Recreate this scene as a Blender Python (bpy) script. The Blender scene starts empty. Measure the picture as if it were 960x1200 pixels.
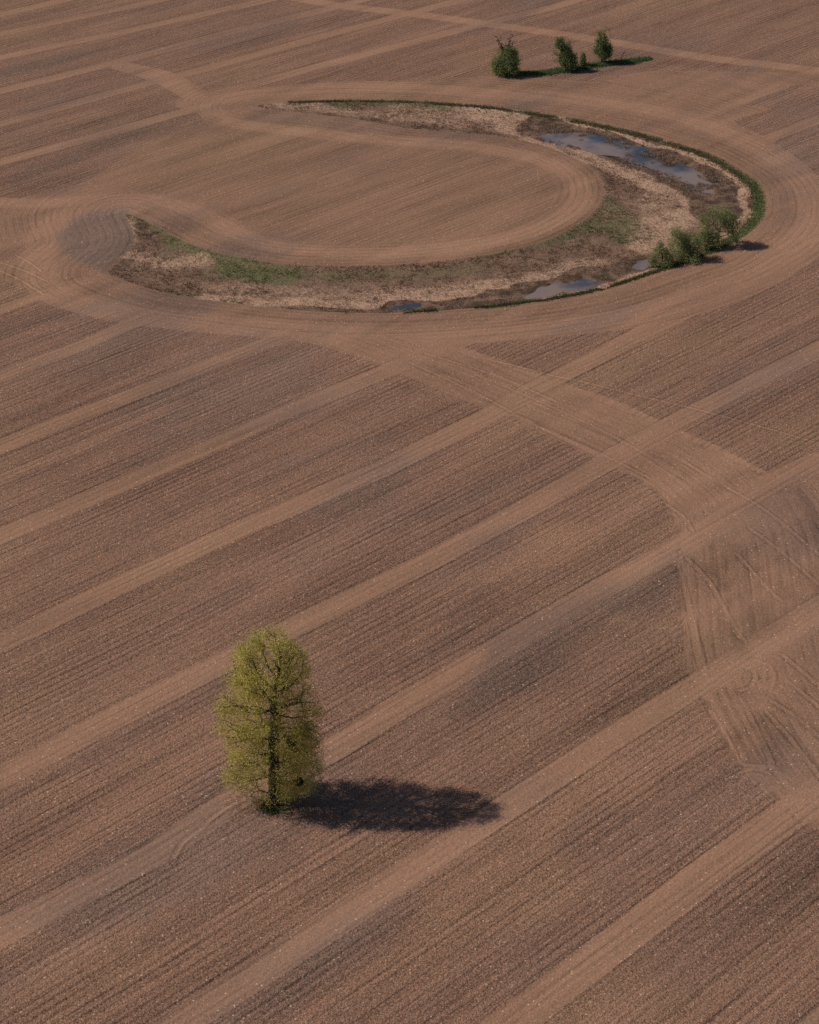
import bpy, math, random
import numpy as np
from mathutils import Vector
from mathutils.kdtree import KDTree

random.seed(7)
RNG = np.random.default_rng(11)
C = bpy.context.scene.collection
SC = bpy.context.scene
R = math.radians

# ------------------------------------------------------------------ camera
F, H = 2400.0, 110.0                      # focal length in 960-px units, height above the field (m)
PITCH = math.atan(1440 / F)
cam = bpy.data.cameras.new('camera')
cam_o = bpy.data.objects.new('camera', cam)
C.objects.link(cam_o)
cam_o.location = (0, 0, H)
cam_o.rotation_euler = (math.pi / 2 - PITCH, 0, 0)
cam.sensor_fit = 'HORIZONTAL'
cam.sensor_width = 36.0
cam.lens = F / 960 * 36.0
cam.clip_start = 1.0
cam.clip_end = 30000
SC.camera = cam_o

# ------------------------------------------------------------------ sky, sun, exposure
SUN_EL = R(44.0)
SUN_AZ_VEC = (-0.998, 0.055)              # direction towards the sun on the ground plane
world = bpy.data.worlds.new('World')
SC.world = world
world.use_nodes = True
wn = world.node_tree.nodes
wl = world.node_tree.links
wn.clear()
sky = wn.new('ShaderNodeTexSky')
sky.sky_type = 'NISHITA'
sky.sun_disc = False
sky.sun_elevation = SUN_EL
sky.sun_rotation = math.atan2(SUN_AZ_VEC[0], SUN_AZ_VEC[1])
sky.air_density = 1.0
sky.dust_density = 0.6
sky.ozone_density = 2.0
bg = wn.new('ShaderNodeBackground')
bg.inputs['Strength'].default_value = 0.05
wo = wn.new('ShaderNodeOutputWorld')
wl.new(sky.outputs[0], bg.inputs['Color'])
wl.new(bg.outputs[0], wo.inputs['Surface'])

sun = bpy.data.lights.new('sun', 'SUN')
sun.energy = 3.5
sun.angle = R(0.53)
sun.color = (1.0, 0.915, 0.81)
sun_o = bpy.data.objects.new('sun', sun)
C.objects.link(sun_o)
sd = Vector((SUN_AZ_VEC[0] * math.cos(SUN_EL), SUN_AZ_VEC[1] * math.cos(SUN_EL), math.sin(SUN_EL)))
sun_o.rotation_euler = sd.to_track_quat('Z', 'Y').to_euler()
sun_o.location = (-60, 200, 80)

SC.view_settings.view_transform = 'Standard'
SC.view_settings.look = 'None'
SC.view_settings.exposure = 0.20
SC.view_settings.gamma = 1.0
SC.view_settings.use_curve_mapping = False
SC.render.engine = 'CYCLES'
SC.cycles.use_denoising = False
SC.cycles.max_bounces = 6
SC.cycles.transparent_max_bounces = 8

# ------------------------------------------------------------------ survey: picture point -> place on the field
def U(x, y):
    dx = x - 480.0
    dy = 600.0 - y
    Y = F * math.cos(PITCH) + dy * math.sin(PITCH)
    Z = -F * math.sin(PITCH) + dy * math.cos(PITCH)
    t = -H / Z
    return (dx * t, Y * t)

def m_per_px(x, y):
    dy = 600.0 - y
    Z = -F * math.sin(PITCH) + dy * math.cos(PITCH)
    return -H / Z

def hgt(x, y, h):                          # height in metres of something h px tall whose foot is at x, y
    P = U(x, y)
    return h * m_per_px(x, y) / math.cos(math.atan2(H, P[1]))

def UP(pts):
    return np.array([U(*p) for p in pts])

AZ = R(45.72)                              # direction of the rows
ROW = np.array([math.sin(AZ), math.cos(AZ)])
PERP = np.array([math.cos(AZ), -math.sin(AZ)])

def smooth(P, n=8, closed=False):
    P = np.asarray(P, float)
    N = len(P)
    out = []
    rng = range(N if closed else N - 1)
    for i in rng:
        if closed:
            p0, p1, p2, p3 = P[(i - 1) % N], P[i], P[(i + 1) % N], P[(i + 2) % N]
        else:
            p0, p1, p2, p3 = P[max(i - 1, 0)], P[i], P[i + 1], P[min(i + 2, N - 1)]
        for k in range(n):
            t = k / n
            out.append(0.5 * (2 * p1 + (p2 - p0) * t + (2 * p0 - 5 * p1 + 4 * p2 - p3) * t * t + (3 * p1 - p0 - 3 * p2 + p3) * t ** 3))
    if not closed:
        out.append(P[-1])
    return np.array(out)

def seg_dist(X, Y, P, closed=False):
    """unsigned distance and side-signed distance to a polyline"""
    best = np.full(X.shape, 1e9)
    sign = np.ones(X.shape)
    n = len(P)
    for i in range(n if closed else n - 1):
        a = P[i]
        b = P[(i + 1) % n]
        d = b - a
        L2 = max(d @ d, 1e-9)
        t = np.clip(((X - a[0]) * d[0] + (Y - a[1]) * d[1]) / L2, 0, 1)
        ex = X - (a[0] + t * d[0])
        ey = Y - (a[1] + t * d[1])
        q = ex * ex + ey * ey
        m = q < best
        best = np.where(m, q, best)
        sign = np.where(m, np.where(d[0] * ey - d[1] * ex >= 0, 1.0, -1.0), sign)
    u = np.sqrt(best)
    return u, u * sign

def inside(X, Y, P):
    n = len(P)
    r = np.zeros(X.shape, bool)
    j = n - 1
    for i in range(n):
        xi, yi = P[i]
        xj, yj = P[j]
        if yi != yj:
            c = ((yi > Y) != (yj > Y)) & (X < (xj - xi) * (Y - yi) / (yj - yi) + xi)
            r ^= c
        j = i
    return r

def sdf(X, Y, P):                          # positive inside
    u, _ = seg_dist(X, Y, P, True)
    return np.where(inside(X, Y, P), u, -u)

def sstep(a, b, x):
    t = np.clip((x - a) / (b - a), 0, 1)
    return t * t * (3 - 2 * t)

_tab = np.random.default_rng(5).random((256, 256))
def vnoise(x, y):
    xi = np.floor(x).astype(int)
    yi = np.floor(y).astype(int)
    fx = x - xi
    fy = y - yi
    fx = fx * fx * (3 - 2 * fx)
    fy = fy * fy * (3 - 2 * fy)
    g = lambda a, b: _tab[a & 255, b & 255]
    return (g(xi, yi) * (1 - fx) + g(xi + 1, yi) * fx) * (1 - fy) + (g(xi, yi + 1) * (1 - fx) + g(xi + 1, yi + 1) * fx) * fy

def fbm(x, y, s, o=4, seed=0):             # about -1..1
    r = np.zeros(np.shape(x))
    a = 1.0
    t = 0
    for k in range(o):
        r = r + a * (vnoise(x / s + 17.3 * k + seed * 7.7, y / s + 9.1 * k + seed * 3.1) * 2 - 1)
        t += a
        a *= 0.55
        s *= 0.5
    return r / t * 1.6

# ------------------------------------------------------------------ layout traced on the ground
HOLLOW = smooth(UP([(292,125),(320,121),(350,118.5),(400,116.5),(480,117.5),(530,120),(580,125),(655,136),(730,151),(790,168),(830,181),(865,200),(885,215),(894,235),(890,255),(875,272),(850,287),(825,300),(790,312),(760,322),(720,335),(680,345),(630,353),(580,359),(530,363),(480,366),(430,367),(370,365),(320,361),(280,356),(240,351),(200,345),(170,337),(145,329),(125,319),(135,308),(150,295),(157,275),(146,250),
 (160,254),(190,268),(215,282),(250,295),(285,302),(320,308),(370,311),(430,311),(480,309),(530,304),(580,297),(630,285),(665,270),(695,250),(707,230),(705,212),(698,201),(680,188),(650,175),(615,165),(570,158),(525,154),(480,151),(430,142),(380,135),(320,128.5)]), 4, True)
H1 = smooth(UP([(-60,236),(0,236),(50,227),(100,213),(150,182),(200,157),(238,142),(222,124),(200,106),(170,92),(135,80),(140,75),(180,84),(215,91),(236,104),(262,110),(320,102),(380,97),(440,95),(500,96),(560,90),(640,92),(700,96),(755,84),(830,84),(960,86),(1100,88),(1100,100),(960,100),(900,99),(884,112),(858,121),(905,128),(860,142),(895,160),(925,180),(950,205),(975,235),(985,262),(960,300),(900,338),(820,368),(740,385),(640,396),(560,402),(480,407),(400,402),(330,398),(260,388),(200,376),(150,366),(100,357),(50,345),(0,328),(-60,315)]), 3, True)
LB = UP([(300,392),(360,402),(400,412),(444,428),(567,480),(600,491),(694,537),(721,550),(767,576),(786,600),(796,630),(794,661),(796,700),(802,765),(808,796),(825,827),(858,894),(880,915),(915,945),(960,985)])
H2 = np.vstack([LB, UP([(1010,960),(1150,900),(1150,440),(960,528),(892,556),(840,529),(792,509),(767,496),(720,475),(662,454),(600,430),(542,411),(480,395)])])
LBs = smooth(UP([(300,392),(400,412),(567,480),(694,537),(765,580),(792,620),(799,690),(806,770),(825,827),(870,910),(960,1010)]), 6)
GREY = smooth(UP([(150,247),(125,246),(95,252),(76,268),(70,287),(84,302),(108,313),(128,320),(142,305),(154,292),(160,272)]), 3, True)
GREY2 = smooth(UP([(290,132),(300,122),(330,128),(380,134),(430,141),(480,151),(430,156),(380,150),(320,146),(285,142)]), 3, True)

def band(pts, ext0=True, ext1=True):
    P = UP(pts)
    if ext0:
        P = np.vstack([P[0] - ROW * 400, P])
    if ext1:
        P = np.vstack([P, P[-1] + ROW * 600])
    return P

BANDS = [  # (polyline, half width m, strength)
 (band([(600,1200),(720,1108),(820,1030),(960,930)]), 1.75, 1.0),
 (band([(210,1200),(350,1110),(590,950),(700,876),(815,806),(960,715)]), 1.6, 1.0),
 (band([(0,1095),(100,1043),(180,1003),(240,962),(282,930),(320,908),(380,885),(470,828),(560,775),(700,693),(800,640),(960,541)]), 1.6, 1.0),
 (band([(0,912),(150,834),(300,757),(500,660),(620,595),(700,548),(800,491),(960,410)]), 1.65, 1.0),
 (band([(0,755),(150,682),(300,613),(450,549),(570,489),(640,450),(760,387),(860,338),(960,285)]), 1.6, 1.0),
 (band([(0,629),(120,578),(240,526),(350,477),(450,437),(545,398),(640,352)], True, False), 1.55, .95),
 (band([(0,524),(110,480),(200,446),(300,407),(360,386)], True, False), 1.5, .95),
 (band([(0,440),(80,411),(150,381),(200,362)], True, False), 1.35, .8),
 (band([(0,363),(60,342),(100,330)], True, False), 1.2, .55),
 (band([(0,190),(110,161),(190,138),(240,125)], True, False), 1.35, .8),
 (band([(258,108),(300,98),(380,76),(480,51),(560,30),(650,8)], False, True), 1.3, .9),
 (band([(0,146),(100,118),(175,97),(215,88),(330,56),(470,18),(530,3)]), 1.3, .95),
 (band([(0,107),(130,75),(270,38),(400,7)]), 1.3, .85),
 (band([(0,68),(160,34),(310,1)]), 1.3, .85),
 (band([(0,40),(100,19),(190,0)]), 1.2, .7),
 (band([(0,17),(40,8),(75,0)]), 1.2, .6),
 (band([(805,143),(830,134),(880,114),(930,95),(960,84)], False, True), 1.5, .95),
 (band([(880,170),(915,157),(960,140)], False, True), 1.3, .8),
 (band([(905,230),(960,206)], False, True), 1.3, .3),
 (band([(300,114),(340,103),(420,86),(500,75),(600,50)], False, False), 1.0, .25),
]
for k in range(1, 12):                     # the same passes go on beyond the frame
    o = UP([(820, 1030)])[0] + PERP * 16.7 * k
    BANDS.append((np.array([o - ROW * 400, o + ROW * 600]), 1.6, 1.0))
for k in range(1, 8):
    o = UP([(40, 8)])[0] - PERP * 14.0 * k
    BANDS.append((np.array([o - ROW * 400, o + ROW * 600]), 1.4, .8))

TRACKS = [ # curved lighter passes (polyline px, half width m, strength, softness m)
 (smooth(UP([(150,243),(100,246),(62,264),(47,290),(47,322),(68,346),(125,363),(200,375),(300,384),(400,393),(480,395),(580,390),(680,379),(760,367),(830,344),(880,320),(930,290),(953,262),(951,230),(925,195),(880,168),(830,148),(780,133),(730,125),(680,117),(620,112),(560,108),(480,103),(420,102),(350,106),(300,111),(250,118),(225,122)]), 5), 2.6, .75, 1.6),
 (smooth(UP([(-20,238),(60,238),(150,232),(215,243),(265,266),(300,283),(350,293),(430,297),(520,291),(600,278),(650,260),(676,240),(680,222),(668,205),(640,190),(600,179),(540,170),(480,166),(400,160),(330,152),(270,143),(248,130),(225,112),(190,93),(140,77)]), 5), 1.9, .8, 1.2),
 (smooth(UP([(140,77),(190,88),(215,103),(238,122),(252,136),(290,146)]), 5), 1.9, .7, .9),
 (smooth(UP([(325,-6),(400,7),(480,16),(555,26),(655,40),(720,50),(830,68),(900,76),(960,83),(1040,92)]), 5), 1.6, .8, 1.0),
 (smooth(UP([(480,16),(540,4),(600,-8)]), 5), 1.0, .5, 1.0),
 (smooth(UP([(700,113),(760,95),(830,90),(900,104),(940,95)]), 5), 1.3, .35, 1.4),
 (smooth(UP([(600,112),(700,118),(780,127),(810,143),(850,152),(900,165),(960,195)]), 5), 1.4, .45, 1.2),
 (smooth(UP([(640,96),(700,92),(780,82),(840,84)]), 5), .7, .45, .8),
 (smooth(UP([(420,392),(480,408),(560,440),(640,480),(720,520),(800,560),(850,590),(870,600)]), 5), 3.0, .35, 2.0),
 (smooth(UP([(542,412),(600,431),(662,454),(720,474),(767,496),(830,524),(892,556)]), 5), .8, .7, .5),
 (smooth(UP([(400,413),(444,430),(567,481),(600,491),(694,538),(767,577),(796,622),(800,700),(808,770),(832,835),(870,905),(915,945)]), 5), .75, .6, .5),
 (smooth(UP([(840,800),(870,803),(905,815),(940,840),(975,870)]), 5), .8, .5, .5),
 (smooth(UP([(850,822),(880,826),(920,845),(960,880)]), 5), .5, .5, .4),
]
DARK = [
 (smooth(UP([(840,640),(870,700),(905,735)]), 4), 1.2, .6, 2.0),
 (smooth(UP([(930,600),(960,615),(1000,640)]), 4), 1.6, .6, 3.0),
 (smooth(UP([(700,500),(740,520),(800,550)]), 4), .6, .35, 1.0),
 (smooth(UP([(480,425),(560,455),(640,500)]), 4), .8, .3, 1.0),
 (smooth(UP([(860,640),(900,680),(930,700)]), 4), .5, .6, .8),
 (smooth(UP([(880,640),(925,665),(960,690)]), 4), .5, .5, .8),
 (smooth(UP([(806,655),(830,670),(850,690)]), 4), .4, .8, .7),
 (smooth(UP([(840,720),(860,745),(875,770)]), 4), .4, .7, .6),
 (smooth(UP([(868,815),(890,850),(912,900)]), 4), .7, .7, .6),
 (smooth(UP([(905,845),(930,875),(960,905)]), 4), .7, .6, .8),
 (smooth(UP([(880,808),(915,825),(960,862)]), 4), .35, .8, .4),
 (smooth(UP([(120,268),(300,240),(420,215)]), 4), .1, .0, 1.0),
 (smooth(UP([(200,168),(230,150),(248,140)]), 4), 1.0, .5, 1.5),
 (smooth(UP([(590,40),(640,33),(690,38)]), 4), .8, .35, 1.5),
 (smooth(UP([(700,60),(780,72),(850,76)]), 4), 1.0, .5, 1.2),
 (smooth(UP([(560,135),(700,140),(850,190)]), 4), .1, .0, 1.0),
 (smooth(UP([(285,940),(240,965),(208,1008)]), 4), .6, .35, 1.0),
 (smooth(UP([(700,128),(770,144),(830,166),(880,198)]), 4), 1.2, .35, 1.5),
 (smooth(UP([(660,88),(740,78),(800,74)]), 4), .7, .45, .9),
]
PATCH = [ # broad drifts of drier, sandier (+) and of darker (-) soil: px polyline, half width m, softness m, amount
 ([(560,1050),(640,990),(720,935)], 1.5, 6, .95), ([(440,1170),(540,1110),(620,1050)], 1, 6, .5),
 ([(0,1130),(120,1110)], 1, 6, .7), ([(60,1200),(160,1160),(240,1110)], 1, 5, .5), ([(0,960),(90,920)], .5, 4, .5),
 ([(470,740),(560,690),(660,640)], .8, 5, .6), ([(640,650),(720,600),(780,580)], .5, 4, .45), ([(400,480),(520,430)], .5, 5, .3),
 ([(560,410),(700,470),(860,540)], 1, 6, .35), ([(900,200),(940,240)], 2, 8, .35), ([(180,210),(300,190)], 3, 9, .4),
 ([(560,800),(680,730),(790,670)], 1.2, 5, -.9), ([(420,880),(560,840)], 1, 5, -.4), ([(600,770),(740,760),(800,740)], 2, 6, -.35),
 ([(700,960),(830,900)], 0, 3, -.35), ([(720,1010),(820,950),(880,920)], 1, 5, -.6), ([(800,1120),(960,1010)], 1, 6, -.5),  # last entry: shaded tone at lower right painted into the soil
 ([(140,880),(230,820),(330,770)], .5, 4, -.55), ([(60,830),(200,760)], .5, 4, -.35), ([(350,1010),(460,960),(560,900)], 1, 5, -.35),
 ([(520,610),(640,560),(700,530)], 1, 5, -.4), ([(930,590),(990,640)], 1, 5, -.6), ([(200,1080),(300,1020)], 1, 5, -.35),
 ([(0,90),(150,60),(300,20)], 3, 12, -.5), ([(0,160),(120,150),(220,140)], 2, 10, -.5), ([(20,215),(150,165)], 1, 8, -.6), ([(60,20),(250,-10)], 3, 14, -.4),  # far upper left: vignette darkening painted into the soil colour
 ([(620,540),(700,490)], 0, 3, -.2), ([(0,400),(110,350)], 1, 5, -.3),
]
RUTS = [smooth(UP(q), 5) for q in [
 [(560,419),(600,428),(650,441),(679,447),(740,462),(808,478),(880,497),(960,520),(1040,543)],
 [(796,665),(806,700),(816,760),(824,790)],
 [(812,720),(818,750),(828,790)],
 [(806,655),(830,680),(845,705),(868,748)],
 [(848,712),(862,735),(874,752)],
 [(865,650),(900,690),(915,703)],
 [(868,819),(885,850),(905,893)],
 [(900,836),(930,870),(965,915)],
 [(905,822),(935,842),(970,872)],
 [(925,800),(950,820),(985,850)],
 [(835,835),(855,870),(868,897)],
 [(918,768),(950,795),(990,830)],
 [(880,620),(920,650),(965,690)],
 [(780,590),(800,605),(812,622)],
 [(480,425),(560,462),(640,505),(700,535)],
 [(560,440),(640,474),(720,512),(800,560)],
 [(500,415),(580,440),(650,470)],
 [(630,500),(700,530),(760,560)],
 [(800,540),(850,570),(900,600),(960,650)],
 [(284,938),(262,950),(232,975),(214,990),(204,1008)],
 [(0,318),(25,329),(50,345)],
 [(0,308),(30,318),(55,330)],
 [(20,300),(35,308),(48,318)],
 [(874,783),(884,787),(886,796),(880,806),(868,810)], [(880,778),(893,784),(897,794),(892,806),(882,812)], [(888,774),(903,782),(908,794),(903,808)],
 [(870,905),(885,902),(900,906)], [(872,897),(890,898),(908,900)],
]]

# ------------------------------------------------------------------ node helpers
class NT:
    def __init__(s, name):
        s.m = bpy.data.materials.new(name)
        s.m.use_nodes = True
        s.t = s.m.node_tree
        s.t.nodes.clear()
        s.out = s.t.nodes.new('ShaderNodeOutputMaterial')
    def set(s, sock, v):
        if isinstance(v, bpy.types.NodeSocket):
            s.t.links.new(v, sock)
        elif isinstance(v, (tuple, list)):
            sock.default_value = tuple(v) + ((1.0,) if len(v) == 3 and len(sock.default_value) == 4 else ())
        else:
            sock.default_value = v
    def math(s, op, a, b=None, c=None, clamp=False):
        n = s.t.nodes.new('ShaderNodeMath')
        n.operation = op
        n.use_clamp = clamp
        s.set(n.inputs[0], a)
        if b is not None: s.set(n.inputs[1], b)
        if c is not None: s.set(n.inputs[2], c)
        return n.outputs[0]
    def add(s, a, b): return s.math('ADD', a, b)
    def sub(s, a, b): return s.math('SUBTRACT', a, b)
    def mul(s, a, b): return s.math('MULTIPLY', a, b)
    def mad(s, a, b, c): return s.math('MULTIPLY_ADD', a, b, c)
    def step(s, x, a, b, lo=0.0, hi=1.0):
        n = s.t.nodes.new('ShaderNodeMapRange')
        n.interpolation_type = 'SMOOTHSTEP'
        s.set(n.inputs['Value'], x)
        s.set(n.inputs['From Min'], a); s.set(n.inputs['From Max'], b)
        s.set(n.inputs['To Min'], lo); s.set(n.inputs['To Max'], hi)
        return n.outputs[0]
    def lin(s, x, a, b, lo=0.0, hi=1.0):
        n = s.t.nodes.new('ShaderNodeMapRange')
        s.set(n.inputs['Value'], x)
        s.set(n.inputs['From Min'], a); s.set(n.inputs['From Max'], b)
        s.set(n.inputs['To Min'], lo); s.set(n.inputs['To Max'], hi)
        return n.outputs[0]
    def attr(s, name):
        n = s.t.nodes.new('ShaderNodeAttribute')
        n.attribute_name = name
        return n.outputs['Fac']
    def attrc(s, name):
        n = s.t.nodes.new('ShaderNodeAttribute')
        n.attribute_name = name
        return n.outputs['Color']
    def comb(s, x, y, z):
        n = s.t.nodes.new('ShaderNodeCombineXYZ')
        s.set(n.inputs[0], x); s.set(n.inputs[1], y); s.set(n.inputs[2], z)
        return n.outputs[0]
    def noise(s, vec, scale, detail=2.0, rough=0.5, col=False):
        n = s.t.nodes.new('ShaderNodeTexNoise')
        s.set(n.inputs['Vector'], vec)
        n.inputs['Scale'].default_value = scale
        n.inputs['Detail'].default_value = detail
        n.inputs['Roughness'].default_value = rough
        return n.outputs['Color' if col else 'Fac']
    def voro(s, vec, scale, out='Distance', rnd=1.0):
        n = s.t.nodes.new('ShaderNodeTexVoronoi')
        s.set(n.inputs['Vector'], vec)
        n.inputs['Scale'].default_value = scale
        n.inputs['Randomness'].default_value = rnd
        return n
    def mix(s, f, a, b, blend='MIX'):
        n = s.t.nodes.new('ShaderNodeMix')
        n.data_type = 'RGBA'
        n.blend_type = blend
        n.clamp_factor = True
        s.set(n.inputs[0], f); s.set(n.inputs[6], a); s.set(n.inputs[7], b)
        return n.outputs[2]
    def fmix(s, f, a, b):
        n = s.t.nodes.new('ShaderNodeMix')
        n.data_type = 'FLOAT'
        s.set(n.inputs[0], f); s.set(n.inputs[2], a); s.set(n.inputs[3], b)
        return n.outputs[0]
    def scale_col(s, col, f):
        n = s.t.nodes.new('ShaderNodeVectorMath')
        n.operation = 'SCALE'
        s.set(n.inputs[0], col); s.set(n.inputs['Scale'], f)
        return n.outputs[0]
    def bsdf(s, **kw):
        n = s.t.nodes.new('ShaderNodeBsdfPrincipled')
        for k, v in kw.items():
            s.set(n.inputs[k.replace('_', ' ')], v)
        return n

# ------------------------------------------------------------------ the soil
def soil_material():
    N = NT('tilled_soil')
    geo = N.t.nodes.new('ShaderNodeNewGeometry')
    pos = geo.outputs['Position']
    sp = N.t.nodes.new('ShaderNodeSeparateXYZ')
    N.set(sp.inputs[0], pos)
    x, y = sp.outputs[0], sp.outputs[1]
    v = N.add(N.mul(x, float(PERP[0])), N.mul(y, float(PERP[1])))
    w = N.add(N.mul(x, float(ROW[0])), N.mul(y, float(ROW[1])))
    ridge_d = N.attr('ridge'); ring = N.attr('ring'); fan = N.attr('fan'); isfan = N.attr('isfan')
    tone = N.attr('tone'); bandS = N.attr('bandS'); bandU = N.attr('bandU')
    rutS = N.attr('rutS'); rutU = N.attr('rutU')
    hol = N.attr('hollow'); pen = N.attr('pen')
    green = N.attr('green'); straw = N.attr('straw'); mud = N.attr('mud'); grey = N.attr('grey')

    nA = N.noise(pos, 0.9, 3, 0.6)
    ridge = N.step(N.add(ridge_d, N.mad(nA, 0.5, -0.25)), -0.12, 0.12)
    smoothm = N.sub(1.0, ridge)

    # furrows run along w in the open field, along the edge of the hollow round the pond, and fan out on the headland
    s1 = N.noise(N.comb(N.mul(v, 1.6), N.mul(w, 0.022), 0.0), 1.0, 1.0, 0.5)
    s2 = N.noise(N.comb(N.mul(v, 3.2), N.mul(w, 0.09), 3.0), 1.0, 1.0, 0.6)
    s0 = N.noise(N.comb(N.mul(v, 0.30), N.mul(w, 0.02), 9.0), 1.0, 1.0, 0.5)
    r1 = N.noise(N.comb(N.mul(ring, 1.3), N.mul(x, 0.02), N.mul(y, 0.02)), 1.0, 2.0, 0.55)
    r2 = N.noise(N.comb(N.mul(ring, 3.4), N.mul(x, 0.12), N.mul(y, 0.12)), 1.0, 1.0, 0.55)
    f1 = N.noise(N.comb(N.mul(fan, 1.0), N.mul(x, 0.03), N.mul(y, 0.03)), 1.0, 2.0, 0.55)
    f2 = N.noise(N.comb(N.mul(fan, 3.0), N.mul(x, 0.14), N.mul(y, 0.14)), 1.0, 1.0, 0.55)
    c1 = N.fmix(isfan, r1, f1)
    c2 = N.fmix(isfan, r2, f2)
    head = N.attr('head')
    straight = N.math('MAXIMUM', N.math('MAXIMUM', N.sub(1.0, head), pen), N.mul(isfan, N.step(bandU, 1.5, 2.0, 1.0, 0.0)))
    g1 = N.fmix(straight, c1, s1)
    g2 = N.fmix(straight, c2, s2)
    clod = N.noise(pos, 5.5, 3, 0.65)
    clod2 = N.noise(pos, 2.2, 2, 0.6)
    clodf = N.noise(pos, 14.0, 1, 0.6)

    # drill rows: nearly even spacing, drifting in phase and depth
    def rows(coord, per, jn):
        ph = N.add(N.mul(coord, 2 * math.pi / per), N.mul(jn, 3.5))
        return N.mad(N.math('SINE', ph), 0.5, 0.5)
    depth = N.noise(N.comb(N.mul(v, 0.5), N.mul(w, 0.05), 6.0), 1.0, 2.0, 0.6)
    ra = rows(v, 0.76, s0)
    rb = rows(N.fmix(isfan, ring, fan), 1.05, N.fmix(isfan, r1, f1))
    rowp = N.mul(N.math('POWER', N.sub(1.0, N.fmix(straight, rb, ra)), 2.6), N.step(depth, 0.30, 0.66))
    # narrow dark furrow lines: troughs of the stretched noise
    tr1 = N.step(g1, 0.30, 0.44, 1.0, 0.0)
    tr2 = N.step(g2, 0.32, 0.44, 1.0, 0.0)

    # band edges and ruts
    bin_ = N.step(bandU, 1.75, 2.1, 1.0, 0.0)
    e1 = N.step(N.math('ABSOLUTE', N.sub(bandS, 1.72)), 0.03, 0.14, 1.0, 0.0)
    e2 = N.step(N.math('ABSOLUTE', N.add(bandS, 1.72)), 0.03, 0.14, 1.0, 0.0)
    e3 = N.step(N.math('ABSOLUTE', N.sub(bandS, 0.45)), 0.02, 0.09, 1.0, 0.0)
    edge = N.mul(N.math('MAXIMUM', N.mul(e1, 0.9), N.math('MAXIMUM', N.mul(e2, 0.6), N.mul(e3, 0.45))), N.step(bandU, 2.1, 2.3, 1.0, 0.0))
    edge = N.mul(edge, N.step(N.noise(N.comb(N.mul(w, 0.09), N.mul(v, 0.06), 0.0), 1.0, 2), 0.38, 0.58))
    edge = N.mul(edge, N.mad(head, -0.4, 1.0))
    rin = N.step(rutU, 0.55, 0.75, 1.0, 0.0)
    rr = N.math('ABSOLUTE', N.sub(N.math('ABSOLUTE', rutS), 0.34))
    rut = N.mul(N.step(rr, 0.05, 0.15, 1.0, 0.0), rin)
    rutp = N.mul(N.step(N.math('ABSOLUTE', rutS), 0.03, 0.16, 1.0, 0.0), rin)
    rut_n = N.step(N.noise(pos, 0.35, 2), 0.35, 0.6)
    rut = N.mul(rut, rut_n)

    # ---- colour
    DARKC = (0.245, 0.133, 0.088)
    LIGHT = (0.268, 0.148, 0.095)
    GREYC = (0.170, 0.117, 0.095)
    base = N.mix(smoothm, DARKC, LIGHT)
    base = N.mix(N.mul(pen, 0.45), base, (0.265, 0.146, 0.094))
    # broad drifts of drier and wetter soil, drawn out along the rows
    d1 = N.noise(N.comb(N.mul(v, 0.055), N.mul(w, 0.018), 2.0), 1.0, 3, 0.6)
    d2 = N.noise(N.comb(N.mul(v, 0.22), N.mul(w, 0.03), 5.0), 1.0, 2, 0.6)
    base = N.mix(N.mul(N.step(d1, 0.50, 0.66), 0.55), base, (0.270, 0.158, 0.094))
    base = N.mix(N.mul(N.step(d1, 0.48, 0.34), 0.50), base, (0.150, 0.104, 0.086))
    bright = N.add(N.mad(N.sub(d2, 0.5), 0.75, 1.0), N.mul(tone, 0.24))
    bright = N.add(bright, N.mul(N.sub(s0, 0.5), N.mul(ridge, 0.40)))
    bright = N.sub(bright, N.mul(tr1, N.fmix(ridge, 0.14, 0.15)))
    bright = N.sub(bright, N.mul(tr2, N.fmix(ridge, 0.10, 0.17)))
    bright = N.sub(bright, N.mul(rowp, N.fmix(ridge, N.fmix(isfan, N.fmix(pen, 0.17, 0.22), 0.10), 0.22)))
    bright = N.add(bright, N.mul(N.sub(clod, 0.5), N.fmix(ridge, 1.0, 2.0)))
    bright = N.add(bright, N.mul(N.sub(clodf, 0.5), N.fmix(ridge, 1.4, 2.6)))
    bright = N.sub(bright, N.mul(edge, 0.30))
    bright = N.sub(bright, N.mul(rut, 0.20))
    bright = N.add(bright, N.mul(rutp, N.fmix(isfan, 0.36, 0.17)))
    warm = N.attr('warm')
    base = N.mix(N.step(warm, 0.1, 1.1, 0.0, 0.65), base, (0.305, 0.168, 0.102))
    base = N.mix(N.step(warm, -0.1, -1.1, 0.0, 0.70), base, (0.148, 0.096, 0.074))
    bright = N.math('MAXIMUM', bright, 0.25)
    gm = N.math('MULTIPLY', grey, 1.0, clamp=True)
    base = N.mix(N.mul(N.math('MULTIPLY', gm, N.add(0.35, N.mul(clod2, 1.1)), clamp=True), 0.8), base, GREYC)
    hue = N.noise(pos, 1.6, 3, 0.65)
    base = N.mix(N.mul(N.step(hue, 0.52, 0.66), 0.42), base, N.mix(0.5, base, (0.300, 0.150, 0.115)))
    base = N.mix(N.mul(N.step(hue, 0.48, 0.34), 0.50), base, N.mix(0.5, base, (0.205, 0.145, 0.095)))
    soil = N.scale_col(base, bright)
    # straw bits left on the surface
    vn = N.voro(pos, 2.6)
    vn2 = N.voro(pos, 5.0)
    sc_ = N.t.nodes.new('ShaderNodeSeparateColor'); N.set(sc_.inputs[0], vn.outputs['Color'])
    sc2 = N.t.nodes.new('ShaderNodeSeparateColor'); N.set(sc2.inputs[0], vn2.outputs['Color'])
    sp1 = N.mul(N.step(vn.outputs['Distance'], 0.12, 0.24, 1.0, 0.0), N.math('LESS_THAN', sc_.outputs[0], 0.13))
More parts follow.
